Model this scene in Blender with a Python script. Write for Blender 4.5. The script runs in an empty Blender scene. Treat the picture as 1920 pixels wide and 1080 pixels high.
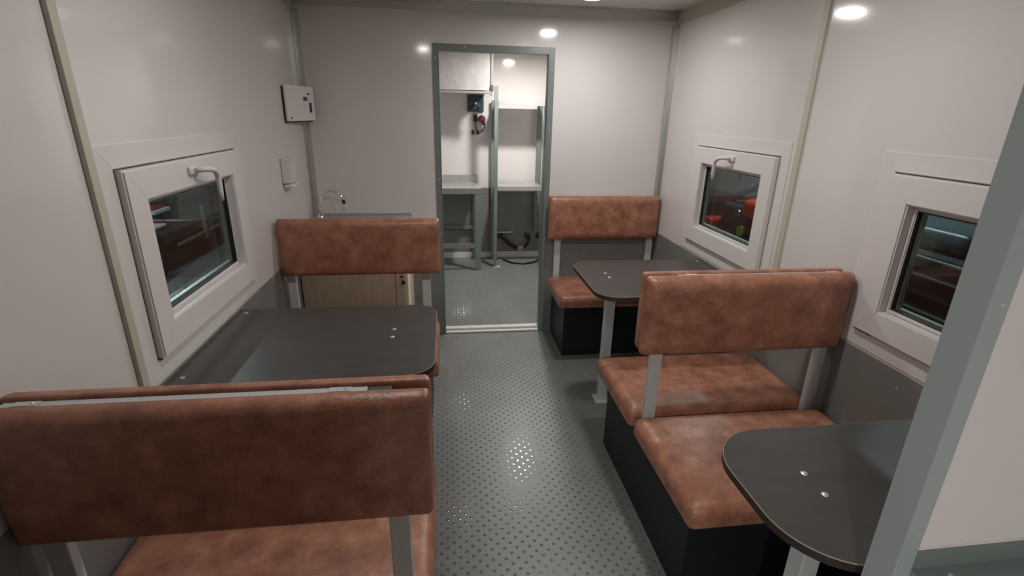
import bpy, bmesh, math, random
from mathutils import Vector, Matrix

random.seed(7)
scene = bpy.context.scene
C = scene.collection

# ------------------------------------------------------------------ camera
YAW, PITCH, ROLL, FPX = 0.132424, -0.337070, 0.0208365, 939.763
fwd = Vector((math.sin(YAW) * math.cos(PITCH), math.cos(YAW) * math.cos(PITCH), math.sin(PITCH)))
rgt = Vector((math.cos(YAW), -math.sin(YAW), 0))
upv = rgt.cross(fwd)
r2 = rgt * math.cos(ROLL) + upv * math.sin(ROLL)
u2 = upv * math.cos(ROLL) - rgt * math.sin(ROLL)
cd = bpy.data.cameras.new('camera')
cam = bpy.data.objects.new('camera', cd)
C.objects.link(cam)
m = Matrix((r2, u2, -fwd)).transposed().to_4x4()
m.translation = (0, 0, 1.55)
cam.matrix_world = m
cd.sensor_width = 36
cd.lens = 36 * FPX / 1920
cd.clip_start = 0.02
scene.camera = cam

# ------------------------------------------------------------------ world, exposure
w = bpy.data.worlds.new('world')
scene.world = w
w.use_nodes = True
w.node_tree.nodes['Background'].inputs[0].default_value = (0.5, 0.55, 0.6, 1)
w.node_tree.nodes['Background'].inputs[1].default_value = 0.02
vs = scene.view_settings
vs.view_transform = 'Standard'
vs.look = 'None'
vs.exposure = 0.0
vs.gamma = 1.0
vs.use_curve_mapping = False

# ceiling lamps: (x, y, watts); the one behind the camera is an added fill
LAMPS = [(0.76, 2.83, 8.6), (-0.19, 1.52, 4.5), (0.75, 4.58, 27), (-0.5, -1.20, 38), (0.76, 1.52, 6.0)]
LAMP_COL = (1.0, 0.978, 0.95)
HALL_W = 190

# ------------------------------------------------------------------ materials
MATS = {}


def srgb(r, g, b):
    f = lambda c: c / 12.92 if c <= 0.04045 else ((c + 0.055) / 1.055) ** 2.4
    return (f(r / 255), f(g / 255), f(b / 255), 1)


def mat(name, col, rough=0.5, metal=0.0, spec=0.5, noise=None, bump=None, coat=0.0, rnoise=None):
    """noise=(scale, colour2, stretch); bump=(scale, strength, stretch)"""
    M = bpy.data.materials.new(name)
    M.use_nodes = True
    nt = M.node_tree
    b = nt.nodes['Principled BSDF']
    b.inputs['Base Color'].default_value = col
    b.inputs['Roughness'].default_value = rough
    b.inputs['Metallic'].default_value = metal
    b.inputs['Specular IOR Level'].default_value = spec
    b.inputs['Coat Weight'].default_value = coat
    b.inputs['Coat Roughness'].default_value = 0.12
    tc = nt.nodes.new('ShaderNodeTexCoord')

    def nz(scale, stretch, detail=4.0):
        mp = nt.nodes.new('ShaderNodeMapping')
        mp.inputs['Scale'].default_value = stretch
        nt.links.new(tc.outputs['Object'], mp.inputs['Vector'])
        n = nt.nodes.new('ShaderNodeTexNoise')
        n.inputs['Scale'].default_value = scale
        n.inputs['Detail'].default_value = detail
        nt.links.new(mp.outputs[0], n.inputs['Vector'])
        return n
    if noise:
        n = nz(noise[0], noise[2] if len(noise) > 2 else (1, 1, 1))
        rp = nt.nodes.new('ShaderNodeValToRGB')
        rp.color_ramp.elements[0].position = 0.35
        rp.color_ramp.elements[1].position = 0.65
        rp.color_ramp.elements[0].color = col
        rp.color_ramp.elements[1].color = noise[1]
        nt.links.new(n.outputs[0], rp.inputs[0])
        nt.links.new(rp.outputs[0], b.inputs['Base Color'])
    if rnoise:
        n = nz(rnoise[0], (1, 1, 1))
        mr = nt.nodes.new('ShaderNodeMapRange')
        mr.inputs['To Min'].default_value = rnoise[1]
        mr.inputs['To Max'].default_value = rnoise[2]
        nt.links.new(n.outputs[0], mr.inputs[0])
        nt.links.new(mr.outputs[0], b.inputs['Roughness'])
    if bump:
        n = nz(bump[0], bump[2] if len(bump) > 2 else (1, 1, 1), 5.0)
        bp = nt.nodes.new('ShaderNodeBump')
        bp.inputs['Strength'].default_value = bump[1]
        bp.inputs['Distance'].default_value = 0.004
        nt.links.new(n.outputs[0], bp.inputs['Height'])
        nt.links.new(bp.outputs[0], b.inputs['Normal'])
    MATS[name] = M
    return M


def leather():
    M = mat('leather', srgb(128, 76, 56), 0.36, spec=0.5)
    nt = M.node_tree
    b = nt.nodes['Principled BSDF']
    tc = nt.nodes['Texture Coordinate'] if 'Texture Coordinate' in nt.nodes else nt.nodes.new('ShaderNodeTexCoord')
    geo = nt.nodes.new('ShaderNodeNewGeometry')
    n1 = nt.nodes.new('ShaderNodeTexNoise')
    n1.inputs['Scale'].default_value = 13
    n1.inputs['Detail'].default_value = 9
    n1.inputs['Roughness'].default_value = 0.72
    n1.inputs['Distortion'].default_value = 0.0
    nt.links.new(geo.outputs['Position'], n1.inputs['Vector'])
    rp = nt.nodes.new('ShaderNodeValToRGB')
    e = rp.color_ramp.elements
    e[0].position = 0.28
    e[0].color = srgb(118, 76, 61)
    e[1].position = 0.70
    e[1].color = srgb(188, 138, 113)
    x = e.new(0.42)
    x.color = srgb(145, 97, 78)
    x = e.new(0.55)
    x.color = srgb(166, 114, 92)
    nt.links.new(n1.outputs[0], rp.inputs[0])
    nt.links.new(rp.outputs[0], b.inputs['Base Color'])
    v = nt.nodes.new('ShaderNodeTexVoronoi')
    v.inputs['Scale'].default_value = 420
    nt.links.new(geo.outputs['Position'], v.inputs['Vector'])
    n2 = nt.nodes.new('ShaderNodeTexNoise')
    n2.inputs['Scale'].default_value = 45
    n2.inputs['Detail'].default_value = 6
    n2.inputs['Distortion'].default_value = 1.2
    nt.links.new(geo.outputs['Position'], n2.inputs['Vector'])
    ad = nt.nodes.new('ShaderNodeMath')
    ad.operation = 'MULTIPLY_ADD'
    ad.inputs[1].default_value = 0.12
    nt.links.new(v.outputs['Distance'], ad.inputs[0])
    nt.links.new(n2.outputs[0], ad.inputs[2])
    bp = nt.nodes.new('ShaderNodeBump')
    bp.inputs['Strength'].default_value = 0.35
    bp.inputs['Distance'].default_value = 0.004
    nt.links.new(ad.outputs[0], bp.inputs['Height'])
    nt.links.new(bp.outputs[0], b.inputs['Normal'])
    return M


def glass():
    M = bpy.data.materials.new('window_glass')
    M.use_nodes = True
    nt = M.node_tree
    nt.nodes.remove(nt.nodes['Principled BSDF'])
    out = nt.nodes['Material Output']
    t = nt.nodes.new('ShaderNodeBsdfTransparent')
    t.inputs[0].default_value = (0.86, 0.91, 0.9, 1)
    g = nt.nodes.new('ShaderNodeBsdfGlossy')
    g.inputs['Roughness'].default_value = 0.02
    fr = nt.nodes.new('ShaderNodeFresnel')
    fr.inputs['IOR'].default_value = 1.62
    mx = nt.nodes.new('ShaderNodeMixShader')
    geo = nt.nodes.new('ShaderNodeNewGeometry')     # reflect on the entry face only, so the thin pane never reflects totally
    inv = nt.nodes.new('ShaderNodeMath')
    inv.operation = 'SUBTRACT'
    inv.inputs[0].default_value = 1.0
    nt.links.new(geo.outputs['Backfacing'], inv.inputs[1])
    mu = nt.nodes.new('ShaderNodeMath')
    mu.operation = 'MULTIPLY'
    nt.links.new(fr.outputs[0], mu.inputs[0])
    nt.links.new(inv.outputs[0], mu.inputs[1])
    nt.links.new(mu.outputs[0], mx.inputs[0])
    nt.links.new(t.outputs[0], mx.inputs[1])
    nt.links.new(g.outputs[0], mx.inputs[2])
    nt.links.new(mx.outputs[0], out.inputs[0])
    MATS['window_glass'] = M
    return M


def emit(name, col, s):
    M = bpy.data.materials.new(name)
    M.use_nodes = True
    b = M.node_tree.nodes['Principled BSDF']
    b.inputs['Base Color'].default_value = (0.9, 0.9, 0.9, 1)
    b.inputs['Emission Color'].default_value = col
    b.inputs['Emission Strength'].default_value = s
    MATS[name] = M
    return M


LEA = leather()
GLASS = glass()
WHITE = mat('white_panel', srgb(217, 212, 209), 0.16, spec=0.5, bump=(3.0, 0.03), rnoise=(1.5, 0.07, 0.14))
CEIL = mat('ceiling_panel', srgb(228, 224, 221), 0.3)
GREYP = mat('grey_wainscot', srgb(128, 130, 127), 0.42, metal=0.0, spec=0.5, noise=(2.5, srgb(118, 118, 115)), bump=(300, 0.05))
FLOOR = mat('grey_vinyl', srgb(122, 124, 120), 0.4, spec=0.5, noise=(4, srgb(113, 114, 111)), bump=(160, 0.06))
STUD = mat('grey_vinyl_stud', srgb(98, 100, 98), 0.14, spec=0.6)
UPVC = mat('white_upvc', srgb(218, 213, 210), 0.3, spec=0.45)
ALU = mat('aluminium', srgb(200, 200, 196), 0.26, metal=0.75, bump=(60, 0.03, (1, 1, 0.05)))
GREYM = mat('grey_painted_steel', srgb(114, 123, 120), 0.38, spec=0.5)
PROFILE = mat('pale_grey_profile', srgb(156, 166, 165), 0.35, spec=0.5)
TUBE = mat('light_grey_tube', srgb(192, 196, 195), 0.38, spec=0.5)
BEIGE = mat('beige_strip', srgb(190, 186, 170), 0.5)
DARKLAM = mat('dark_laminate', srgb(70, 68, 66), 0.33, spec=0.4, noise=(5, srgb(63, 61, 60), (1, 5, 1)), bump=(220, 0.03))
DARKEDGE = mat('dark_edge_band', srgb(46, 42, 39), 0.5)
EDGELINE = mat('tan_edge_line', srgb(168, 150, 126), 0.45)
BASE = mat('charcoal_base', srgb(28, 32, 37), 0.5, spec=0.4, noise=(260, srgb(21, 25, 30)), bump=(300, 0.15))
BLACK = mat('black_plastic', srgb(24, 25, 27), 0.4)
DKGREY = mat('dark_grey_plastic', srgb(70, 72, 72), 0.5)
CHROME = mat('chrome', (0.85, 0.85, 0.86, 1), 0.08, metal=1.0)
STEEL = mat('stainless_steel', srgb(192, 190, 187), 0.28, metal=0.5, noise=(5, srgb(176, 173, 170)), rnoise=(6, 0.2, 0.4))
GALV = mat('galvanised_sheet', srgb(212, 208, 206), 0.3, metal=0.3, noise=(9, srgb(196, 190, 188)), rnoise=(7, 0.2, 0.42))
SCREW = mat('zinc_screw', srgb(205, 205, 203), 0.3, metal=0.6)
OAK = mat('pale_oak', srgb(246, 234, 210), 0.45, noise=(5, srgb(238, 222, 194), (9, 9, 0.5)))
SOAP = mat('translucent_white_plastic', srgb(226, 222, 219), 0.28)
GASKET = mat('black_gasket', srgb(38, 40, 40), 0.6)
NAVY = mat('dark_teal_plastic', srgb(42, 62, 70), 0.4)
PURPLE = mat('purple_plug', srgb(104, 58, 86), 0.4)
CONC = mat('hall_concrete', srgb(118, 119, 118), 0.55, noise=(1.2, srgb(98, 99, 99)))
HALLW = mat('hall_wall', srgb(150, 148, 142), 0.8, noise=(1.5, srgb(132, 130, 126)))
HALLD = mat('hall_dado', srgb(52, 58, 64), 0.7)
RUBBER = mat('tyre_rubber', srgb(32, 33, 34), 0.75)
TRUCK = mat('truck_blue', srgb(38, 66, 80), 0.35, coat=0.3)
ORANGE = mat('machine_orange', srgb(206, 74, 36), 0.45)
REDM = mat('machine_red', srgb(170, 44, 40), 0.45)
DKMET = mat('dark_machine_metal', srgb(62, 66, 72), 0.45, metal=0.2)
YGRN = mat('yellow_green_paint', srgb(150, 160, 70), 0.5)
PINKB = mat('pinkish_tarpaulin', srgb(166, 146, 138), 0.8, noise=(3, srgb(150, 130, 122)))
LAMPE = emit('lamp_diffuser', (1, 0.95, 0.9, 1), 4.0)
HALLE = emit('hall_tube', (0.9, 0.95, 1.0, 1), 6.0)

# ------------------------------------------------------------------ helpers
WLOC = {}


def link(name, me, material, parent=None, smooth=False):
    """vertices of me are in world coordinates; the origin moves to the bounding-box centre"""
    xs = [v.co for v in me.vertices]
    lo = Vector([min(c[i] for c in xs) for i in range(3)])
    hi = Vector([max(c[i] for c in xs) for i in range(3)])
    ctr = (lo + hi) / 2
    if parent is None:
        ctr.z = lo.z
    me.transform(Matrix.Translation(-ctr))
    o = bpy.data.objects.new(name, me)
    C.objects.link(o)
    WLOC[o.name] = ctr
    if parent is not None:
        o.parent = parent
        o.location = ctr - WLOC[parent.name]
    else:
        o.location = ctr
    if material:
        me.materials.append(material)
    if smooth:
        for p in me.polygons:
            p.use_smooth = True
    return o


def copy_at(o, pos, parent=None):
    c = o.copy()
    C.objects.link(c)
    pos = Vector(pos)
    WLOC[c.name] = pos
    c.parent = parent
    c.location = pos - (WLOC[parent.name] if parent else Vector((0, 0, 0)))
    return c


def empty(name, loc, label=None, cat=None, group=None, structure=False):
    o = bpy.data.objects.new(name, None)
    o.empty_display_size = 0.05
    C.objects.link(o)
    o.location = loc
    WLOC[o.name] = Vector(loc)
    tag(o, label, cat, group, structure)
    return o


def tag(o, label=None, cat=None, group=None, structure=False):
    if label:
        o['label'] = label
    if cat:
        o['category'] = cat
    if group:
        o['group'] = group
    if structure:
        o['kind'] = 'structure'
    return o


def done(bm, name='m'):
    bmesh.ops.recalc_face_normals(bm, faces=bm.faces)
    me = bpy.data.meshes.new(name)
    bm.to_mesh(me)
    bm.free()
    return me


def bm_box(bm, x0, x1, y0, y1, z0, z1, bev=0.0, seg=2):
    b = bmesh.new()
    vs_ = [b.verts.new(p) for p in ((x0, y0, z0), (x1, y0, z0), (x1, y1, z0), (x0, y1, z0), (x0, y0, z1), (x1, y0, z1), (x1, y1, z1), (x0, y1, z1))]
    for f in ((0, 3, 2, 1), (4, 5, 6, 7), (0, 1, 5, 4), (1, 2, 6, 5), (2, 3, 7, 6), (3, 0, 4, 7)):
        b.faces.new([vs_[i] for i in f])
    if bev:
        bmesh.ops.bevel(b, geom=b.edges[:], offset=bev, segments=seg, profile=0.5, affect='EDGES')
    t = bpy.data.meshes.new('t')
    b.to_mesh(t)
    b.free()
    bm.from_mesh(t)
    bpy.data.meshes.remove(t)


def boxes(lst, bev=0.0, seg=2):
    bm = bmesh.new()
    for a in lst:
        bm_box(bm, *a, bev=bev, seg=seg)
    return done(bm)


def box(name, x0, x1, y0, y1, z0, z1, material, parent=None, bev=0.0, seg=2, smooth=False):
    x0, x1 = sorted((x0, x1))
    y0, y1 = sorted((y0, y1))
    z0, z1 = sorted((z0, z1))
    return link(name, boxes([(x0, x1, y0, y1, z0, z1)], bev, seg), material, parent, smooth)


def prism(name, pts, z0, z1, material, parent=None, bev=0.0, smooth=False):
    bm = bmesh.new()
    a = [bm.verts.new((x, y, z0)) for x, y in pts]
    b = [bm.verts.new((x, y, z1)) for x, y in pts]
    n = len(pts)
    bm.faces.new(a[::-1])
    top = bm.faces.new(b)
    for i in range(n):
        bm.faces.new((a[i], a[(i + 1) % n], b[(i + 1) % n], b[i]))
    if bev:
        bmesh.ops.bevel(bm, geom=[e for e in top.edges], offset=bev, segments=2, affect='EDGES')
    return link(name, done(bm), material, parent, smooth)


def bm_tube(bm, pts, r, n=12, cap=True):
    pts = [Vector(p) for p in pts]
    rs = r if isinstance(r, (list, tuple)) else [r] * len(pts)
    rings = []
    up = Vector((0, 0, 1))
    prev = None
    for i, p in enumerate(pts):
        d = (pts[min(i + 1, len(pts) - 1)] - pts[max(i - 1, 0)]).normalized()
        if prev is None:
            a = d.cross(up)
            if a.length < 1e-3:
                a = d.cross(Vector((0, 1, 0)))
            a.normalize()
        else:
            a = (prev - d * prev.dot(d)).normalized()
        prev = a
        b = d.cross(a)
        rings.append([bm.verts.new(p + (a * math.cos(2 * math.pi * k / n) + b * math.sin(2 * math.pi * k / n)) * rs[i]) for k in range(n)])
    for i in range(len(rings) - 1):
        for k in range(n):
            bm.faces.new((rings[i][k], rings[i][(k + 1) % n], rings[i + 1][(k + 1) % n], rings[i + 1][k]))
    if cap:
        bm.faces.new(rings[0][::-1])
        bm.faces.new(rings[-1])


def tube(name, pts, r, material, parent=None, n=12, smooth=True):
    bm = bmesh.new()
    bm_tube(bm, pts, r, n)
    o = link(name, done(bm), material, parent, False)
    if smooth:
        for p in o.data.polygons:
            p.use_smooth = len(p.vertices) == 4
    return o


# dome-headed screw, one mesh shared by all; axis +z / -y / +x / -x
def screw_mesh(r, h, axis):
    bm = bmesh.new()
    bm_tube(bm, [(0, 0, 0), (0, 0, h * 0.5), (0, 0, h)], [r, r * 0.92, r * 0.5], 10)
    me = done(bm)
    R = {'z': Matrix.Identity(4), '-y': Matrix.Rotation(math.pi / 2, 4, 'X'), 'x': Matrix.Rotation(math.pi / 2, 4, 'Y'), '-x': Matrix.Rotation(-math.pi / 2, 4, 'Y')}[axis]
    me.transform(R)
    me.materials.append(SCREW)
    return me


SCR = {}


def screw(name, pos, axis, parent, r=0.005, h=0.003):
    k = (r, h, axis)
    if k not in SCR:
        SCR[k] = screw_mesh(r, h, axis)
    o = bpy.data.objects.new(name, SCR[k])
    C.objects.link(o)
    o.parent = parent
    o.location = Vector(pos) - WLOC[parent.name]
    return o


# ------------------------------------------------------------------ the room
XL, XR, YB, ZC = -0.870, 1.486, 3.410, 2.170
YF, YE = -3.00, 5.45          # wall behind the camera, end wall of the far room
ZW = 0.757                    # top of the grey wainscot
T = 0.06

box('floor', XL - T, XR + T, YF - T, YE + T, -0.06, 0.0, FLOOR)
tag(bpy.data.objects['floor'], structure=True)
floor = bpy.data.objects['floor']
box('ceiling', XL - T, XR + T, YF - T, YE + T, ZC, ZC + 0.06, CEIL)
tag(bpy.data.objects['ceiling'], structure=True)

# raised coin studs of the vinyl floor: one joined part
bm = bmesh.new()
PIT = 0.047


def add_stud(bm, x, y, r=0.0068, h=0.0009):
    n = 8
    a = [bm.verts.new((x + r * math.cos(2 * math.pi * k / n), y + r * math.sin(2 * math.pi * k / n), 0.0)) for k in range(n)]
    b = [bm.verts.new((x + r * 0.72 * math.cos(2 * math.pi * k / n), y + r * 0.72 * math.sin(2 * math.pi * k / n), h)) for k in range(n)]
    for k in range(n):
        bm.faces.new((a[k], a[(k + 1) % n], b[(k + 1) % n], b[k]))
    bm.faces.new(b)


i = 0
y = 0.2
while y < 5.3:
    x = -0.12 + (PIT / 2 if i % 2 else 0)
    while x < 1.0:
        add_stud(bm, x, y)
        x += PIT
    y += PIT / 2
    i += 1
st = link('floor_studs', done(bm), STUD, floor)
st['kind'] = 'stuff'

WIN = {'left': [(1.396, 2.322)], 'right': [(2.070, 2.972), (0.690, 1.592)]}
WZ0, WZ1 = 0.765, 1.453


def side_wall(name, x0, x1, holes):
    hs = sorted(holes)
    L = [(x0, x1, YF - T, YE + T, 0, WZ0 + 0.03), (x0, x1, YF - T, YE + T, WZ1 - 0.03, ZC)]
    ys = [YF - T]
    for a, b in hs:
        ys += [a + 0.03, b - 0.03]
    ys.append(YE + T)
    for k in range(0, len(ys), 2):
        L.append((x0, x1, ys[k], ys[k + 1], WZ0 + 0.03, WZ1 - 0.03))
    o = link(name, boxes(L), WHITE)
    tag(o, structure=True)
    return o


wl = side_wall('wall_left', XL - T, XL, WIN['left'])
wr = side_wall('wall_right', XR, XR + T, WIN['right'])
D0, D1, DT = -0.069, 0.698, 1.939
DI0, DI1, DIT = D0 + 0.034, D1 - 0.034, DT - 0.036
wb = link('wall_back', boxes([(XL, DI0, YB, YB + T, 0, ZC), (DI1, XR, YB, YB + T, 0, ZC), (DI0, DI1, YB, YB + T, DIT, ZC)]), WHITE)
tag(wb, structure=True)
wf = link('wall_front', boxes([(XL, XR, YF - T, YF, 0, ZC)]), WHITE)
tag(wf, structure=True)
we = link('wall_end', boxes([(XL, XR, YE, YE + T, 0, ZC)]), WHITE)
tag(we, structure=True)

# grey wainscot sheets with rivets
P = 0.004
box('wainscot_panel', XL, XL + P, 1.372, YB - 0.001, 0.001, ZW, GREYP, wl)
box('wainscot_panel', XL, XL + P, YF + 0.001, 1.368, 0.001, ZW, GREYP, wl)
box('wainscot_panel', XR - P, XR, 2.022, YB - 0.001, 0.001, ZW, GREYP, wr)
box('wainscot_panel', XR - P, XR, 0.610, 2.018, 0.001, ZW, GREYP, wr)
box('wainscot_panel', XL + P, D0, YB - P, YB, 0.001, ZW, GREYP, wb)
box('wainscot_panel', D1, XR - P, YB - P, YB, 0.001, ZW, GREYP, wb)
box('wainscot_panel', XL + P, XR - P, YE - P, YE, 0.06, 0.777, GREYP, we)
box('wainscot_panel', XL, XL + P, YB + T, YE - P, 0.001, 0.777, GREYP, wl)
box('wainscot_panel', XR - P, XR, YB + T, YE - P, 0.001, 0.777, GREYP, wr)
box('skirting_strip', XL + P, XR - P, YE - 0.006, YE, 0.001, 0.066, UPVC, we)
for yy in (1.46, 1.62, 1.78, 1.94, 2.10, 2.30, 2.50, 2.72, 2.95, 3.2):
    screw('rivet', (XL + P, yy, ZW - 0.012), 'x', wl, 0.004, 0.002)
for yy in (0.75, 1.0, 1.30, 1.72, 2.2, 2.42, 2.62, 2.82, 3.05, 3.25):
    screw('rivet', (XR - P, yy, ZW - 0.012 if yy > 2 else 0.70), '-x', wr, 0.004, 0.002)
for xx in (0.76, 0.92, 1.08, 1.24, 1.40):
    screw('rivet', (xx, YB - P, 0.60), '-y', wb, 0.004, 0.002)
for xx in (-0.085,):
    for zz in (0.74, 0.5, 0.25):
        screw('rivet', (xx, YB - P, zz), '-y', wb, 0.004, 0.002)


def trim(n, lst, material, bev=0.0):
    o = link('trim_%d' % n, boxes(lst, bev), material)
    tag(o, structure=True)
    return o


# beige joint strips on the side walls, angle along the ceiling, aluminium corner angles
trim(1, [(XL, XL + 0.013, 1.356, 1.386, ZW, ZC)], BEIGE, 0.002)
trim(2, [(XR - 0.010, XR, 2.006, 2.038, ZW, ZC)], BEIGE, 0.002)
trim(3, [(XR - 0.008, XR, 0.61, YB - 0.006, ZC - 0.075, ZC - 0.012)], BEIGE, 0.002)
trim(4, [(XL, XL + 0.008, YF, YB - 0.006, ZC - 0.075, ZC - 0.012)], BEIGE, 0.002)
trim(5, [(XL + 0.01, XR - 0.01, YB - 0.005, YB, ZC - 0.055, ZC), (XL + 0.01, XR - 0.01, YB - 0.045, YB - 0.005, ZC - 0.004, ZC)], ALU)
c1 = trim(6, [(XL, XL + 0.036, YB - 0.004, YB, ZW, ZC - 0.08), (XL, XL + 0.004, YB - 0.036, YB - 0.004, ZW, ZC - 0.08)], ALU)
c2 = trim(7, [(XR - 0.036, XR, YB - 0.004, YB, ZW, ZC - 0.08), (XR - 0.004, XR, YB - 0.036, YB - 0.004, ZW, ZC - 0.08)], ALU)
for zz in (1.02, 1.35, 1.68, 1.98):
    screw('rivet', (XL + 0.026, YB - 0.004, zz), '-y', c1, 0.004, 0.002)
    screw('rivet', (XR - 0.026, YB - 0.004, zz), '-y', c2, 0.004, 0.002)

# ---- doorway: steel angle frame and threshold
door = empty('door_1', ((D0 + D1) / 2, YB, 0), structure=True)


def angle_jamb(xa, xb, s):
    # face leg on the wall and reveal leg through the wall thickness
    L = [(min(xa, xb), max(xa, xb), YB - 0.005, YB, 0.001, DT)]
    if s > 0:
        L.append((xb - 0.001, xb + 0.005, YB - 0.005, YB + T + 0.004, 0.001, DIT))
    else:
        L.append((xb - 0.005, xb + 0.001, YB - 0.005, YB + T + 0.004, 0.001, DIT))
    return link('door_jamb', boxes(L), GREYM, door)


angle_jamb(D0, DI0, 1)
angle_jamb(D1, DI1, -1)
link('door_head', boxes([(DI0 + 0.0005, DI1 - 0.0005, YB - 0.0055, YB, DIT, DT), (DI0 + 0.006, DI1 - 0.006, YB - 0.005, YB + T + 0.004, DIT - 0.005, DIT)]), GREYM, door)
box('threshold', DI0 + 0.006, DI1 - 0.006, YB - 0.008, YB + 0.022, 0.001, 0.014, UPVC, door, 0.002)
box('threshold', DI0 + 0.006, DI1 - 0.006, YB + 0.024, YB + T + 0.01, 0.001, 0.030, UPVC, door, 0.002)
for zz in (0.08, 0.42, 0.76, 1.12, 1.5, 1.86):
    screw('screw', (D0 + 0.016, YB - 0.005, zz), '-y', door, 0.0042, 0.002)
    screw('screw', (D1 - 0.016, YB - 0.005, zz - 0.05), '-y', door, 0.0042, 0.002)
for xx in (0.13, 0.35, 0.56):
    screw('screw', (xx, YB - 0.0055, DT - 0.016), '-y', door, 0.0042, 0.002)


# ---- windows
def bar_frame(name, y0, y1, z0, z1, wd, xa, xb, material, parent, bev=0.0, gap=0.0004):
    """rectangular frame made of four mitred bars in the plane x=const, from x=xa to x=xb"""
    bm = bmesh.new()
    o_ = [(y0, z0), (y1, z0), (y1, z1), (y0, z1)]
    i_ = [(y0 + wd, z0 + wd), (y1 - wd, z0 + wd), (y1 - wd, z1 - wd), (y0 + wd, z1 - wd)]
    for k in range(4):
        A, B, Ci, Di = o_[k], o_[(k + 1) % 4], i_[(k + 1) % 4], i_[k]
        d = Vector((B[0] - A[0], B[1] - A[1])).normalized() * gap
        A = (A[0] + d.x, A[1] + d.y)
        Di = (Di[0] + d.x, Di[1] + d.y)
        B = (B[0] - d.x, B[1] - d.y)
        Ci = (Ci[0] - d.x, Ci[1] - d.y)
        va = [bm.verts.new((xa, p[0], p[1])) for p in (A, B, Ci, Di)]
        vb = [bm.verts.new((xb, p[0], p[1])) for p in (A, B, Ci, Di)]
        bm.faces.new(va)
        bm.faces.new(vb[::-1])
        for q in range(4):
            bm.faces.new((va[q], va[(q + 1) % 4], vb[(q + 1) % 4], vb[q]))
    if bev:
        bmesh.ops.recalc_face_normals(bm, faces=bm.faces)
        es = [e for e in bm.edges if all(abs(v.co.x - xb) < 1e-6 for v in e.verts) and len(e.link_faces) == 2]
        es = [e for e in es if abs(e.verts[0].co.y - e.verts[1].co.y) < 1e-3 or abs(e.verts[0].co.z - e.verts[1].co.z) < 1e-3]
        bmesh.ops.bevel(bm, geom=es, offset=bev, segments=2, affect='EDGES')
    return link(name, done(bm), material, parent)


def window(n, side, fy0, fy1, handle_y):
    s = 1 if side == 'left' else -1
    X = XL if side == 'left' else XR
    wdw = empty('window_%d' % n, (X, (fy0 + fy1) / 2, WZ0), structure=True)
    fx = lambda d: X + s * d                  # d > 0 into the room
    bar_frame('window_frame', fy0, fy1, WZ0, WZ1, 0.066, fx(-0.055), fx(0.004), UPVC, wdw, 0.003)
    sy0, sy1, sz0, sz1 = fy0 + 0.069, fy1 - 0.069, WZ0 + 0.069, WZ1 - 0.069
    bar_frame('gasket', sy0 - 0.003, sy1 + 0.003, sz0 - 0.003, sz1 + 0.003, 0.02, fx(-0.03), fx(0.0025), GASKET, wdw)
    bar_frame('sash', sy0, sy1, sz0, sz1, 0.092, fx(-0.035), fx(0.024), UPVC, wdw, 0.005)
    bar_frame('glazing_bead', sy0 + 0.092, sy1 - 0.092, sz0 + 0.092, sz1 - 0.092, 0.014, fx(-0.03), fx(-0.004), UPVC, wdw, 0.004)
    bar_frame('glazing_seal', sy0 + 0.106, sy1 - 0.106, sz0 + 0.106, sz1 - 0.106, 0.004, fx(-0.028), fx(-0.007), GASKET, wdw)
    box('pane', fx(-0.044), fx(-0.040), sy0 + 0.106, sy1 - 0.106, sz0 + 0.106, sz1 - 0.106, GLASS, wdw)
    box('pane', fx(-0.020), fx(-0.016), sy0 + 0.106, sy1 - 0.106, sz0 + 0.106, sz1 - 0.106, GLASS, wdw)
    bar_frame('spacer_bar', sy0 + 0.110, sy1 - 0.110, sz0 + 0.110, sz1 - 0.110, 0.006, fx(-0.038), fx(-0.022), ALU, wdw)
    # dark hinge covers at the two ends of the lower gap
    for yy in (sy0 + 0.002, sy1 - 0.075):
        box('hinge_cover', fx(0.005), fx(0.010), yy, yy + 0.073, sz0 - 0.0075, sz0 - 0.001, DKGREY, wdw)
    # lever handle: rosette, neck, lever that drops away from the camera
    hz = sz1 - 0.038
    h = box('handle', fx(0.024), fx(0.036), handle_y - 0.030, handle_y + 0.030, hz - 0.014, hz + 0.014, UPVC, wdw, 0.005, 3, True)
    bm = bmesh.new()
    pts = [(fx(0.034), handle_y, hz), (fx(0.058), handle_y, hz + 0.002), (fx(0.068), handle_y + 0.018, hz + 0.003),
           (fx(0.070), handle_y + 0.055, hz - 0.004), (fx(0.068), handle_y + 0.082, hz - 0.018), (fx(0.066), handle_y + 0.092, hz - 0.045),
           (fx(0.064), handle_y + 0.096, hz - 0.085), (fx(0.063), handle_y + 0.098, hz - 0.118)]
    bm_tube(bm, pts, [0.009, 0.009, 0.0095, 0.010, 0.010, 0.0095, 0.009, 0.007], 10)
    link('lever', done(bm), UPVC, h, True)
    return wdw


window(1, 'left', 1.396, 2.322, 1.835)
window(2, 'right', 2.070, 2.972, 2.495)
window(3, 'right', 0.690, 1.592, 0.93)

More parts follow.
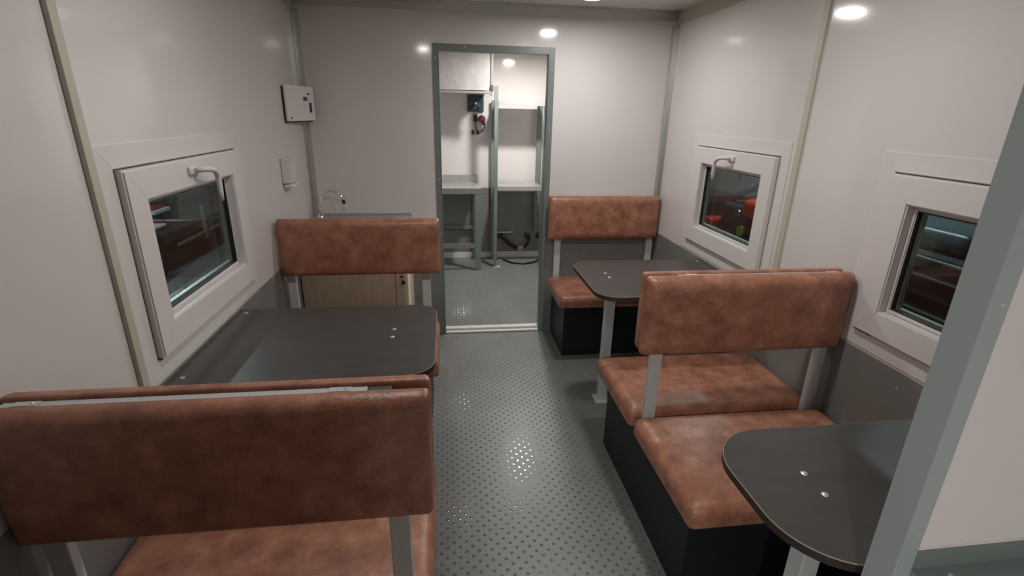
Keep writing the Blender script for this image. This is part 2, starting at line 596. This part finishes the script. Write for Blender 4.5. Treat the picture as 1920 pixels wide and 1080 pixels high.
# ---- partition beside the camera
wp = link('wall_partition', boxes([(0.744, XR - 0.005, 0.562, 0.604, 0, ZC)]), WHITE)
tag(wp, structure=True)
ec = link('end_profile', boxes([(0.740, 0.744, 0.558, 0.608, 0.001, ZC - 0.001), (0.744, 0.774, 0.558, 0.562, 0.001, ZC - 0.001), (0.744, 0.774, 0.604, 0.608, 0.001, ZC - 0.001)]), PROFILE, wp)
for zz in (0.90, 1.31, 1.7):
    screw('rivet', (0.762, 0.558, zz), '-y', wp, 0.0042, 0.002)
box('wainscot_panel', 0.775, XR - 0.006, 0.559, 0.562, 0.001, 0.822, GREYP, wp)
link('ledge_angle', boxes([(0.775, XR - 0.006, 0.558, 0.562, 0.826, 0.866), (0.775, XR - 0.006, 0.520, 0.562, 0.822, 0.826)]), GREYM, wp)
box('sealant_bead', 0.775, XR - 0.006, 0.559, 0.562, 0.866, 0.869, UPVC, wp)
for xx in (0.83, 1.0, 1.2):
    screw('rivet', (xx, 0.54, 0.826), 'z', wp, 0.0042, 0.002)


# ---- unseen dark partition added left of the frame to shade the near backrest
wq = link('wall_shade_blocker', boxes([(XL + 0.005, -0.204, 0.100, 0.140, 0, ZC)]), BASE)
tag(wq, structure=True)
link('end_profile', boxes([(-0.204, -0.200, 0.096, 0.144, 0.001, ZC - 0.001)]), PROFILE, wq)  # edge of the added shading partition

# ---- ceiling lamps (above the frame; reflections show on the walls, save the added fill behind the camera)
def lamp(x, y, watts, label, spread=180):
    L = empty('ceiling_lamp', (x, y, ZC), label, 'lamp', 'round ceiling lamps')
    bm = bmesh.new()
    bm_tube(bm, [(x, y, ZC - 0.0005), (x, y, ZC - 0.050), (x, y, ZC - 0.058)], [0.075, 0.075, 0.068], 32)
    link('housing', done(bm), UPVC, L)
    bm = bmesh.new()
    bm_tube(bm, [(x, y, ZC - 0.058), (x, y, ZC - 0.062), (x, y, ZC - 0.066)], [0.058, 0.055, 0.045], 32)
    link('diffuser', done(bm), LAMPE, L)
    ld = bpy.data.lights.new('lamp_light', 'AREA')
    ld.shape = 'DISK'
    ld.size = 0.10
    ld.spread = math.radians(spread)
    ld.energy = watts
    ld.color = LAMP_COL
    lo = bpy.data.objects.new('lamp_light', ld)
    C.objects.link(lo)
    lo.parent = L
    lo.location = (0, 0, -0.069)
    return L


for (x, y, wt), lb in zip(LAMPS, ('round white ceiling lamp above the far right dining table', 'round white ceiling lamp above the front of the aisle', 'round white ceiling lamp in the room beyond the doorway', 'unseen round ceiling lamp added behind the camera to light the right partition', 'round white ceiling lamp above the narrow table in the right foreground')):
    lamp(x, y, wt, lb, 176 if y > YB else 180)


# ------------------------------------------------------------------ upholstered benches
def cushion(name, x0, x1, y0, y1, z0, z1, k, front, r, rc, parent, puff=0.006):
    """upholstered slab: thickness axis k (0, 1, 2), face `front` (+1 / -1) softly rounded by r and slightly domed,
    the opposite face nearly square; rc = radius of the outline's corners"""
    bm = bmesh.new()
    bm_box(bm, x0, x1, y0, y1, z0, z1)
    bmesh.ops.subdivide_edges(bm, edges=bm.edges[:], cuts=11, use_grid_fill=True)
    ctr = Vector(((x0 + x1) / 2, (y0 + y1) / 2, (z0 + z1) / 2))
    H = ((x1 - x0) / 2, (y1 - y0) / 2, (z1 - z0) / 2)
    a, b = [q for q in range(3) if q != k]
    rb = 0.006
    for v in bm.verts:
        t = [(v.co[q] - ctr[q]) / H[q] for q in range(3)]
        p = [0, 0, 0]
        for q in (a, b):
            i_ = int(round((1 - abs(t[q])) * 6))
            d_ = (0, 0.10 * r, 0.35 * r, 0.75 * r, 1.3 * r, H[q] * 0.5, H[q])[i_]
            p[q] = math.copysign(H[q] - min(d_, H[q]), t[q])
        # outline corners
        ia = max(-H[a] + rc, min(H[a] - rc, p[a]))
        ib = max(-H[b] + rc, min(H[b] - rc, p[b]))
        da, db = p[a] - ia, p[b] - ib
        de = min(H[a] - abs(p[a]), H[b] - abs(p[b]))
        if abs(da) > 1e-9 and abs(db) > 1e-9:
            m_ = max(abs(da), abs(db))
            L_ = math.hypot(da, db)
            p[a], p[b] = ia + da / L_ * m_, ib + db / L_ * m_
            de = rc - m_
        sg = 1 if t[k] > 0 else -1
        if abs(t[k]) > 0.999:
            rr = r if sg == front else rb
            u = max(0.0, 1 - max(de, 0) / rr)
            hgt = H[k] - rr + rr * math.sqrt(max(0.0, 1 - u * u))
            if sg == front:
                g = max(0.0, 1 - (abs(p[a]) / H[a]) ** 4) * max(0.0, 1 - (abs(p[b]) / H[b]) ** 4)
                hgt += puff * g
            p[k] = sg * hgt
        else:
            lo_, hi_ = (-(H[k] - (r if front < 0 else rb)), H[k] - (r if front > 0 else rb))
            p[k] = lo_ + (hi_ - lo_) * (t[k] + 1) / 2
        v.co = Vector(p) + ctr
    return link(name, done(bm), LEA, parent, True)


def bench(label, x_aisle, x_wall, post_y, near, far, base_y, cushions=('near', 'far'), rail=True):
    """x_aisle: seat edge at the aisle; x_wall: seat edge at the wall; post_y: front of the backrest posts;
    near/far: (y0, y1) of the seats or None; base_y: (y0, y1)"""
    s = 1 if x_wall > x_aisle else -1
    b = empty('dining_bench', ((x_aisle + x_wall) / 2, (base_y[0] + base_y[1]) / 2, 0), label, 'bench', 'brown upholstered dining benches')
    xb0, xb1 = x_aisle + s * 0.047, x_wall
    bo = box('base', xb0, xb1, base_y[0], base_y[1], 0.001, 0.372, BASE, b, 0.002)
    for q in (near, far):
        if q:
            cushion('seat', min(x_aisle, x_wall), max(x_aisle, x_wall), q[0], q[1], 0.374, 0.45, 2, 1, 0.032, 0.022, b, 0.006)
    # posts of rectangular tube
    pxs = (x_aisle + s * 0.045, x_wall - s * 0.062)
    for i_, px in enumerate(pxs):
        xa, xb = (px, px + s * 0.045) if i_ == 0 else (px, px + s * 0.045)
        box('post', xa, xb, post_y, post_y + 0.025, 0.376, 0.985, TUBE, b, 0.003)
    xr0, xr1 = x_aisle + s * 0.115, x_wall - s * 0.02
    rl = box('top_rail', xr0, xr1, post_y, post_y + 0.025, 0.987, 1.012, TUBE, b, 0.002)
    box('end_cap', x_aisle + s * 0.066, xr0 - s * 0.001, post_y + 0.001, post_y + 0.024, 0.988, 1.011, DKGREY, b, 0.001)
    for fx_ in (0.08, 0.93):
        xx = xr0 + (xr1 - xr0) * fx_
        box('clip', xx - 0.022, xx + 0.022, post_y + 0.004, post_y + 0.021, 1.0122, 1.0150, TUBE, rl, 0.001)
        screw('screw', (xx - s * 0.012, post_y + 0.012, 1.015), 'z', rl, 0.003, 0.002)
    x0, x1 = sorted((x_aisle - s * 0.012, x_wall - s * 0.005))
    if 'near' in cushions:
        cushion('backrest', x0, x1, post_y - 0.052, post_y - 0.001, 0.722, 1.020, 1, -1, 0.034, 0.012, b, 0.006)
    if 'far' in cushions:
        cushion('backrest', x0 + (0.004 if s > 0 else 0), x1, post_y + 0.026, post_y + 0.074, 0.722, 1.020, 1, 1, 0.034, 0.012, b, 0.006)
    return b


bench('brown double-sided bench in the left foreground, backrest nearest the camera', -0.055, -0.862, 0.912, (0.41, 0.908), (0.940, 1.41), (0.49, 1.33))
bench('brown bench on the left with its back to the sink cabinet', -0.055, -0.862, 2.632, (2.10, 2.628), None, (2.18, 2.62), ('near',))
bench('brown double-sided bench on the right between the two windows', 0.698, 1.478, 1.599, (1.10, 1.595), (1.627, 2.10), (1.18, 2.03))
bench('brown bench in the far right corner against the back wall', 0.698, 1.478, 3.362, (2.905, 3.358), None, (2.985, 3.385), ('near',))


# ------------------------------------------------------------------ tables
def table(label, x_aisle, x_wall, y0, y1, bolt_x, bolt_y, r=0.10):
    s = 1 if x_wall > x_aisle else -1
    t = empty('dining_table', (bolt_x, bolt_y, 0), label, 'table', 'dark dining tables')

    def outline(inset):
        pts = [(x_wall, y0 + inset), (x_wall, y1 - inset)]
        for (cy_, a0, a1) in ((y1 - r, 90, 180), (y0 + r, 180, 270)):
            for k in range(13):
                a = math.radians(a0 + (a1 - a0) * k / 12)
                pts.append((x_aisle + s * r + s * math.cos(a) * (r - inset), cy_ + math.sin(a) * (r - inset)))
        return pts
    ztop = 0.75
    prism('edge_band', outline(0.0), ztop - 0.022, ztop - 0.0035, DARKEDGE, t)
    prism('edge_line', outline(0.0003), ztop - 0.0034, ztop - 0.0008, EDGELINE, t)
    prism('table_top', outline(0.0018), ztop - 0.0007, ztop, DARKLAM, t)
    for dy in (-0.035, 0.035):
        screw('bolt', (bolt_x, bolt_y + dy, ztop), 'z', t, 0.0085, 0.003)
    for yy in (y0 + 0.045, y1 - 0.045):
        screw('bolt', (x_wall - s * 0.035, yy, ztop), 'z', t, 0.0085, 0.003)
    lx = bolt_x + s * 0.027
    box('leg', lx - 0.024, lx + 0.024, bolt_y - 0.024, bolt_y + 0.024, 0.006, ztop - 0.028, TUBE, t, 0.003)
    box('top_plate', lx - 0.05, lx + 0.05, bolt_y - 0.06, bolt_y + 0.06, ztop - 0.0275, ztop - 0.0225, TUBE, t)
    f = box('foot_plate', lx - 0.045, lx + 0.045, bolt_y - 0.045, bolt_y + 0.045, 0.0005, 0.0058, TUBE, t)
    box('wall_bracket', x_wall, x_wall - s * 0.03, y0 + 0.03, y1 - 0.03, ztop - 0.055, ztop - 0.0225, GREYM, t)
    return t


table('dark laminate table on the left beneath the window', -0.052, -0.864, 1.450, 2.075, -0.214, 1.781)
table('dark laminate table on the far right in front of the corner bench', 0.690, 1.480, 2.100, 2.705, 0.829, 2.430, 0.11)
table('narrow dark laminate table in the right foreground beside the partition', 0.660, 1.480, 0.628, 1.066, 0.831, 0.851, 0.155)

# ------------------------------------------------------------------ sink cabinet
sk = empty('sink_cabinet', (-0.55, 3.1, 0), 'pale oak sink cabinet with steel top behind the left bench', 'cabinet')
SY = 2.93
box('body', -0.862, -0.245, SY + 0.019, YB - 0.006, 0.002, 0.862, OAK, sk, 0.001)
dr = box('door', -0.860, -0.322, SY, SY + 0.018, 0.06, 0.858, OAK, sk, 0.0015)
box('stile', -0.318, -0.245, SY, SY + 0.018, 0.06, 0.858, OAK, sk, 0.0015)
lk = box('lock', -0.292, -0.268, SY - 0.004, SY, 0.598, 0.608, DKGREY, sk, 0.001)
tube('lock_knob', [(-0.272, SY - 0.001, 0.568), (-0.272, SY - 0.014, 0.568), (-0.272, SY - 0.018, 0.568)], [0.012, 0.012, 0.009], BLACK, lk)
tp = link('sink_top', boxes([(-0.862, -0.240, SY - 0.01, SY + 0.08, 0.864, 0.888), (-0.862, -0.240, YB - 0.10, YB - 0.006, 0.864, 0.888),
                             (-0.862, -0.76, SY + 0.08, YB - 0.10, 0.864, 0.888), (-0.34, -0.240, SY + 0.08, YB - 0.10, 0.864, 0.888)]), STEEL, sk)
box('basin', -0.758, -0.342, SY + 0.082, YB - 0.102, 0.8635, 0.868, STEEL, sk)
box('splash_lip', -0.862, -0.240, YB - 0.012, YB - 0.006, 0.8885, 0.897, STEEL, sk)
FX, FY = -0.806, 3.315
fc = tube('faucet', [(FX, FY, 0.888), (FX, FY, 0.895), (FX, FY, 0.915)], [0.024, 0.022, 0.012], CHROME, sk)
arc = [(FX, FY, 0.912), (FX + 0.002, FY, 0.960)]
for k in range(15):
    a = math.radians(180 - 165 * k / 14)
    arc.append((FX + 0.078 + 0.076 * math.cos(a), FY - 0.01 * k / 14, 0.975 + 0.085 * math.sin(a)))
tube('spout', arc, 0.0075, CHROME, fc)
e = Vector(arc[-1])
tube('spout_nozzle', [e + Vector((-0.001, 0, 0.006)), e + Vector((0.004, 0, -0.018))], 0.0105, BLACK, fc)

# ------------------------------------------------------------------ wall dispensers on the left wall
d = empty('towel_dispenser', (-0.83, 3.05, 1.48), 'white paper towel dispenser high in the left corner', 'dispenser')
prism('back_plate', [(XL + 0.002, 3.022), (-0.859, 3.020), (-0.800, 3.350), (XL + 0.002, 3.350)], 1.472, 1.658, BLACK, d)
cv = prism('cover', [(-0.8575, 3.014), (-0.847, 3.012), (-0.785, 3.360), (-0.797, 3.362)], 1.480, 1.668, SOAP, d, 0.003)


def on_cover(name, t0, t1, z0, z1, material):
    a, b = Vector((-0.847, 3.012)), Vector((-0.785, 3.360))
    n_ = Vector((b.y - a.y, -(b.x - a.x))).normalized() * 0.004
    p, q = a.lerp(b, t0), a.lerp(b, t1)
    return prism(name, [tuple(p), tuple(q), tuple(q + n_), tuple(p + n_)], z0, z1, material, cv)


on_cover('key_lock', 0.60, 0.72, 1.590, 1.610, DKGREY)
on_cover('key_lock', 0.76, 0.82, 1.622, 1.632, DKGREY)
on_cover('level_slot', 0.80, 0.87, 1.525, 1.580, BLACK)
on_cover('screw_cap', 0.10, 0.13, 1.492, 1.500, DKGREY)

sd = empty('soap_dispenser', (-0.845, 2.9, 1.13), 'small white soap dispenser on the left wall below the towel box', 'dispenser')
bm = bmesh.new()
prof = [(XL + 0.001, 1.165), (-0.830, 1.165), (-0.826, 1.18), (-0.823, 1.27), (-0.815, 1.29), (XL + 0.001, 1.300)]
va = [bm.verts.new((p[0], 2.845, p[1])) for p in prof]
vb = [bm.verts.new((p[0], 2.965, p[1])) for p in prof]
bm.faces.new(va)
bm.faces.new(vb[::-1])
for k in range(6):
    bm.faces.new((va[k], va[(k + 1) % 6], vb[(k + 1) % 6], vb[k]))
bmesh.ops.recalc_face_normals(bm, faces=bm.faces)
bmesh.ops.bevel(bm, geom=bm.edges[:], offset=0.004, segments=2, affect='EDGES')
link('body', done(bm), SOAP, sd)
box('front_window', -0.825, -0.8215, 2.865, 2.945, 1.185, 1.265, UPVC, sd, 0.001)
box('push_lever', -0.866, -0.818, 2.85, 2.96, 1.142, 1.160, SOAP, sd, 0.004)

# ------------------------------------------------------------------ room beyond the doorway
wbn = empty('steel_workbench', (-0.1, 5.18, 0), 'steel-topped workbench with grey legs left beyond the doorway', 'workbench')
box('worktop', -0.60, 0.335, 4.955, 5.428, 0.836, 0.842, STEEL, wbn, 0.001)
box('backsplash', -0.60, 0.33, 5.429, 5.438, 0.836, 0.912, STEEL, wbn)
box('front_rail', -0.60, 0.335, 4.950, 4.980, 0.786, 0.835, GREYM, wbn)
for xx in (0.275, -0.595):
    box('leg', xx, xx + 0.058, 4.952, 4.98, 0.001, 0.785, GREYM, wbn)
    box('leg', xx, xx + 0.058, 5.395, 5.425, 0.001, 0.835, GREYM, wbn)
box('lower_rail', -0.537, 0.274, 4.955, 4.98, 0.237, 0.282, GREYM, wbn)
box('lower_rail', -0.537, 0.274, 5.397, 5.42, 0.34, 0.375, GREYM, wbn)

rk = empty('storage_rack', (0.73, 5.25, 0), 'grey steel rack with worktop and high shelf right beyond the doorway', 'rack')
box('post', 0.470, 0.505, 5.055, 5.090, 0.006, 1.78, GREYM, rk)
box('post', 0.955, 0.990, 5.055, 5.090, 0.001, 1.66, GREYM, rk)
box('post', 0.945, 0.995, 5.380, 5.403, 0.32, 1.66, GREYM, rk)
box('post', 0.470, 0.505, 5.380, 5.403, 0.001, 1.66, GREYM, rk)
box('foot', 0.468, 0.545, 5.045, 5.10, 0.0005, 0.0055, TUBE, rk)
box('worktop', 0.506, 0.954, 5.060, 5.379, 0.826, 0.846, STEEL, rk, 0.001)
box('front_lip', 0.506, 0.954, 5.052, 5.059, 0.806, 0.846, STEEL, rk)
box('shelf', 0.506, 0.954, 5.060, 5.379, 1.618, 1.628, STEEL, rk)
box('front_lip', 0.506, 0.985, 5.048, 5.0545, 1.612, 1.652, STEEL, rk)
for xx in (0.515, 0.965):
    screw('screw', (xx, 5.048, 1.63), '-y', rk, 0.004, 0.003)

hd = empty('wall_cupboard', (-0.1, 5.2, 1.70), 'pale steel wall cupboard over the workbench beyond the doorway', 'cupboard')
box('body', -0.60, 0.425, 5.005, 5.44, 1.738, 2.165, GALV, hd, 0.002)
box('bottom_rail', -0.60, 0.425, 4.995, 5.02, 1.708, 1.730, ALU, hd, 0.004)
box('edge_post', 0.427, 0.447, 4.995, 5.03, 1.69, 2.165, ALU, hd, 0.002)
box('latch', 0.430, 0.452, 4.982, 4.994, 1.735, 1.785, DKGREY, hd, 0.002)

fn = empty('wall_fan', (0.31, YE, 1.63), 'small dark square extractor fan on the end wall', 'fan')
box('housing', 0.229, 0.393, YE - 0.035, YE - 0.0005, 1.548, 1.712, NAVY, fn, 0.008, 3)
bm = bmesh.new()
n = 24
pts = [(0.311 + 0.062 * math.cos(2 * math.pi * k / n), YE - 0.038, 1.63 + 0.062 * math.sin(2 * math.pi * k / n)) for k in range(n + 1)]
bm_tube(bm, pts, 0.004, 6, False)
link('grille_ring', done(bm), NAVY, fn)
tube('hub', [(0.311, YE - 0.034, 1.63), (0.311, YE - 0.044, 1.63), (0.311, YE - 0.048, 1.63)], [0.015, 0.015, 0.010], UPVC, fn)
for k in range(5):
    a = 2 * math.pi * k / 5
    p0 = Vector((0.311 + 0.015 * math.cos(a), YE - 0.038, 1.63 + 0.015 * math.sin(a)))
    p1 = Vector((0.311 + 0.056 * math.cos(a + 0.25), YE - 0.038, 1.63 + 0.056 * math.sin(a + 0.25)))
    tube('blade', [p0, p1], [0.003, 0.006], BLACK, fn, 6)

pl = empty('power_plug', (0.35, YE, 1.42), 'purple and black industrial plug with dangling leads on the end wall', 'plug')
box('junction_box', 0.288, 0.328, YE - 0.04, YE - 0.0005, 1.455, 1.520, BLACK, pl, 0.004)
tube('socket_body', [(0.372, YE - 0.001, 1.485), (0.374, YE - 0.045, 1.48), (0.380, YE - 0.075, 1.472)], [0.034, 0.037, 0.030], PURPLE, pl, 14)
tube('plug_tail', [(0.384, YE - 0.06, 1.455), (0.394, YE - 0.07, 1.425)], [0.022, 0.015], BLACK, pl, 10)
tube('lead', [(0.305, YE - 0.02, 1.455), (0.310, YE - 0.02, 1.41), (0.326, YE - 0.02, 1.365)], 0.006, BLACK, pl, 8)
tube('lead', [(0.394, YE - 0.065, 1.43), (0.396, YE - 0.05, 1.40), (0.378, YE - 0.03, 1.365), (0.345, YE - 0.02, 1.342), (0.33, YE - 0.02, 1.345)], 0.006, BLACK, pl, 8)
for xx in (0.270, 0.320):
    box('connector', xx, xx + 0.024, YE - 0.03, YE - 0.0005, 1.325, 1.370, BLACK, pl, 0.003)

# cylinder strap below the rack's worktop
sp = empty('strap_holder', (0.74, YE, 0.26), 'black strap with chrome buckle hanging below the rack worktop', 'strap')
box('mount_plate', 0.545, 0.720, YE - 0.045, YE - 0.005, 0.288, 0.300, TUBE, sp)
for xx in (0.560, 0.855, 0.985):
    q = box('bracket', xx, xx + 0.045, YE - 0.03, YE - 0.005, 0.225, 0.280, BLACK, sp, 0.003)
    screw('screw', (xx + 0.022, YE - 0.03, 0.26), '-y', q, 0.006, 0.003)


def ribbon(name, pts, half, th, material, parent):
    bm = bmesh.new()
    rings = []
    for i, p in enumerate(pts):
        p = Vector(p)
        dd = (Vector(pts[min(i + 1, len(pts) - 1)]) - Vector(pts[max(i - 1, 0)])).normalized()
        nrm = Vector((-dd.z, 0, dd.x))
        rings.append([bm.verts.new(p + nrm * a + Vector((0, b, 0))) for a, b in ((-half, -th), (half, -th), (half, th), (-half, th))])
    for i in range(len(rings) - 1):
        for k in range(4):
            bm.faces.new((rings[i][k], rings[i][(k + 1) % 4], rings[i + 1][(k + 1) % 4], rings[i + 1][k]))
    bm.faces.new(rings[0][::-1])
    bm.faces.new(rings[-1])
    return link(name, done(bm), material, parent)


SYY = YE - 0.045
ribbon('strap_band', [(0.545, SYY, 0.262), (0.60, SYY, 0.235), (0.66, SYY, 0.18), (0.72, SYY, 0.135), (0.775, SYY, 0.112)], 0.022, 0.002, BLACK, sp)
ribbon('strap_band', [(0.835, SYY, 0.115), (0.87, SYY, 0.14), (0.895, SYY, 0.19), (0.905, SYY, 0.26)], 0.014, 0.002, BLACK, sp)
bk = bar = link('buckle', boxes([(0.776, 0.834, SYY - 0.006, SYY - 0.001, 0.094, 0.102), (0.776, 0.834, SYY - 0.006, SYY - 0.001, 0.124, 0.132),
                                 (0.776, 0.784, SYY - 0.006, SYY - 0.001, 0.102, 0.124), (0.826, 0.834, SYY - 0.006, SYY - 0.001, 0.102, 0.124)]), CHROME, sp)
tube('buckle_pin', [(0.80, SYY - 0.008, 0.10), (0.812, SYY - 0.008, 0.128)], 0.004, CHROME, sp, 8)
cbl = tube('floor_cable', [(0.60, 5.30, 0.012), (0.68, 5.18, 0.012), (0.80, 5.13, 0.012), (0.92, 5.18, 0.012), (1.02, 5.32, 0.012)], 0.009, BLACK, None, 8)
tag(cbl, 'thin black cable lying in a loop on the floor under the rack', 'cable')

# ------------------------------------------------------------------ the workshop outside the windows
GZ = -1.10
HX0, HX1, HY0, HY1, HZ1 = -6.4, 6.6, -6.0, 16.0, 4.2
hf = box('floor_hall', HX0, HX1, HY0, HY1, GZ - 0.1, GZ, CONC)
tag(hf, structure=True)
for nm, a, dd in (('wall_hall_left', (HX0 - 0.2, HX0, HY0, HY1), 0.35), ('wall_hall_right', (HX1, HX1 + 0.2, HY0, HY1), 0.97),
                  ('wall_hall_end', (HX0, HX1, HY1, HY1 + 0.2), 0.9), ('wall_hall_near', (HX0, HX1, HY0 - 0.2, HY0), 0.9)):
    o = box(nm, a[0], a[1], a[2], a[3], GZ + dd, HZ1, HALLW)
    tag(o, structure=True)
    box('dado', a[0], a[1], a[2], a[3], GZ, GZ + dd - 0.001, HALLD, o)
hc = box('ceiling_hall', HX0 - 0.2, HX1 + 0.2, HY0 - 0.2, HY1 + 0.2, HZ1, HZ1 + 0.2, HALLW)
tag(hc, structure=True)
for x, lb in ((-4.0, 'unseen long tube light added on the workshop ceiling outside the left window'), (4.2, 'unseen long tube light added on the workshop ceiling outside the right windows')):  # unseen fixtures added to brighten the workshop behind the panes
    L = empty('workshop_fill_light', (x, 6.0, HZ1), lb, 'light')
    box('housing', x - 0.12, x + 0.12, 3.5, 8.5, HZ1 - 0.08, HZ1 - 0.001, UPVC, L)
    box('light_tube', x - 0.06, x + 0.06, 3.55, 8.45, HZ1 - 0.12, HZ1 - 0.082, HALLE, L)
    ld = bpy.data.lights.new('tube_light', 'AREA')
    ld.shape = 'RECTANGLE'
    ld.size = 0.2
    ld.size_y = 4.9
    ld.energy = HALL_W
    ld.color = (0.90, 0.96, 1.0)
    lo = bpy.data.objects.new('tube_light', ld)
    C.objects.link(lo)
    lo.parent = L
    lo.location = (0, 0, -0.13)


def wheel(parent, x, y, r, wdt, name='wheel'):
    bm = bmesh.new()
    bm_tube(bm, [(x - wdt / 2, y, GZ + r), (x - wdt / 2 + 0.03, y, GZ + r), (x, y, GZ + r), (x + wdt / 2 - 0.03, y, GZ + r), (x + wdt / 2, y, GZ + r)], [r * 0.88, r, r, r, r * 0.88], 28)
    wv = link(name, done(bm), RUBBER, parent)
    tube('hub', [(x - wdt / 2 - 0.02, y, GZ + r), (x + wdt / 2 + 0.02, y, GZ + r)], r * 0.42, DKMET, wv, 18)
    return wv


# flatbed trailer beyond the left window
tk = empty('flatbed_trailer', (-5.2, 11.0, GZ), 'low dark flatbed trailer in the workshop outside the left window', 'trailer')
box('deck', -5.9, -4.55, 8.6, 14.8, GZ + 0.50, GZ + 0.66, DKMET, tk, 0.01)
box('chassis', -5.5, -4.9, 8.4, 14.6, GZ + 0.30, GZ + 0.49, DKMET, tk, 0.01)
box('side_rail', -4.548, -4.51, 8.9, 14.8, GZ + 0.40, GZ + 0.44, GREYM, tk)
for yy in (9.9, 11.4, 12.9):
    box('side_post', -4.548, -4.50, yy, yy + 0.07, GZ + 0.30, GZ + 0.90, GREYM, tk)
for yy in (7.95, 13.2):
    wheel(tk, -4.55, yy, 0.42, 0.28)
    wheel(tk, -5.75, yy, 0.42, 0.28)
box('mudguard', -4.72, -4.38, 7.55, 8.38, GZ + 0.86, GZ + 0.90, TUBE, tk, 0.01)
box('axle_beam', -5.6, -4.7, 7.85, 8.05, GZ + 0.35, GZ + 0.48, DKMET, tk)
box('drawbar', -5.25, -5.1, 6.9, 8.4, GZ + 0.36, GZ + 0.46, DKMET, tk)
gc = empty('generator_cabinet', (-5.45, 9.4, GZ + 0.66), 'teal cabinet with a red and white lid standing on the trailer', 'cabinet')
box('body', -5.85, -5.10, 8.75, 9.95, GZ + 0.662, GZ + 1.95, TRUCK, gc, 0.03)
box('side_lid', -5.095, -4.75, 8.8, 9.3, GZ + 0.94, GZ + 1.00, UPVC, gc, 0.01)
box('lid_cover', -5.095, -4.80, 8.85, 9.25, GZ + 1.003, GZ + 1.04, REDM, gc, 0.01)
box('lid_stand', -5.05, -4.80, 8.9, 9.2, GZ + 0.662, GZ + 0.938, DKMET, gc)

# loader beyond the far right window
ml = empty('loader', (4.5, 6.9, GZ), 'dark loader with orange hood outside the far right window', 'machine')
box('chassis', 4.05, 5.2, 5.6, 8.2, GZ + 0.5, GZ + 1.0, DKMET, ml, 0.03)
box('hood', 4.02, 4.7, 5.75, 6.42, GZ + 1.36, GZ + 1.60, ORANGE, ml, 0.06, 3)
box('hood_flap', 4.00, 4.3, 5.80, 6.05, GZ + 1.20, GZ + 1.355, ORANGE, ml, 0.04)
box('engine_block', 4.1, 5.0, 6.45, 7.1, GZ + 1.0, GZ + 1.48, DKMET, ml, 0.08, 3)
box('radiator', 4.1, 5.0, 5.75, 6.40, GZ + 1.0, GZ + 1.19, DKMET, ml, 0.03)
box('fender', 4.05, 4.4, 7.25, 7.5, GZ + 1.0, GZ + 1.16, REDM, ml, 0.04)
tube('pulley', [(4.06, 6.36, GZ + 1.16), (4.00, 6.36, GZ + 1.16)], 0.075, YGRN, ml, 16)
tube('filter_cap', [(4.09, 6.55, GZ + 1.38), (4.04, 6.55, GZ + 1.38)], 0.045, CHROME, ml, 14)
tube('lift_arm', [(4.2, 7.2, GZ + 1.0), (4.2, 6.95, GZ + 1.55), (4.25, 6.5, GZ + 1.75)], 0.05, DKMET, ml, 10)
for yy in (5.9, 7.7):
    wheel(ml, 4.0, yy, 0.46, 0.28)
    wheel(ml, 5.3, yy, 0.46, 0.28)

# stacked sheet rack beyond the near right window
rk2 = empty('sheet_rack', (4.8, 3.9, GZ), 'rack of dark sheets with bright edges outside the near right window', 'rack')
for k in range(9):
    z = GZ + 0.24 + 0.155 * k
    q = box('sheet', 4.2, 5.4, 2.6, 4.9, z, z + 0.05, DKMET, rk2)
    box('sheet_edge', 4.182, 4.199, 2.6, 4.9, z + 0.018, z + 0.032, TUBE if k % 3 else DKGREY, q)
for yy in (2.5, 4.92):
    for xx in (4.2, 5.35):
        box('upright', xx, xx + 0.06, yy, yy + 0.06, GZ + 0.001, GZ + 1.53, DKMET, rk2)
tp_ = box('tarpaulin_bale', 4.35, 5.2, 3.6, 4.85, GZ + 1.532, GZ + 1.74, TRUCK, None, 0.09, 4, True)
tag(tp_, 'rounded dark blue bale lying on top of the sheet rack', 'bale')
bk_ = box('hanging_tarpaulin', 6.3, 6.34, -1.0, 5.2, GZ + 0.4, HZ1 - 0.01, PINKB, None)
tag(bk_, 'pinkish tarpaulin hanging behind the sheet rack outside', 'tarpaulin')
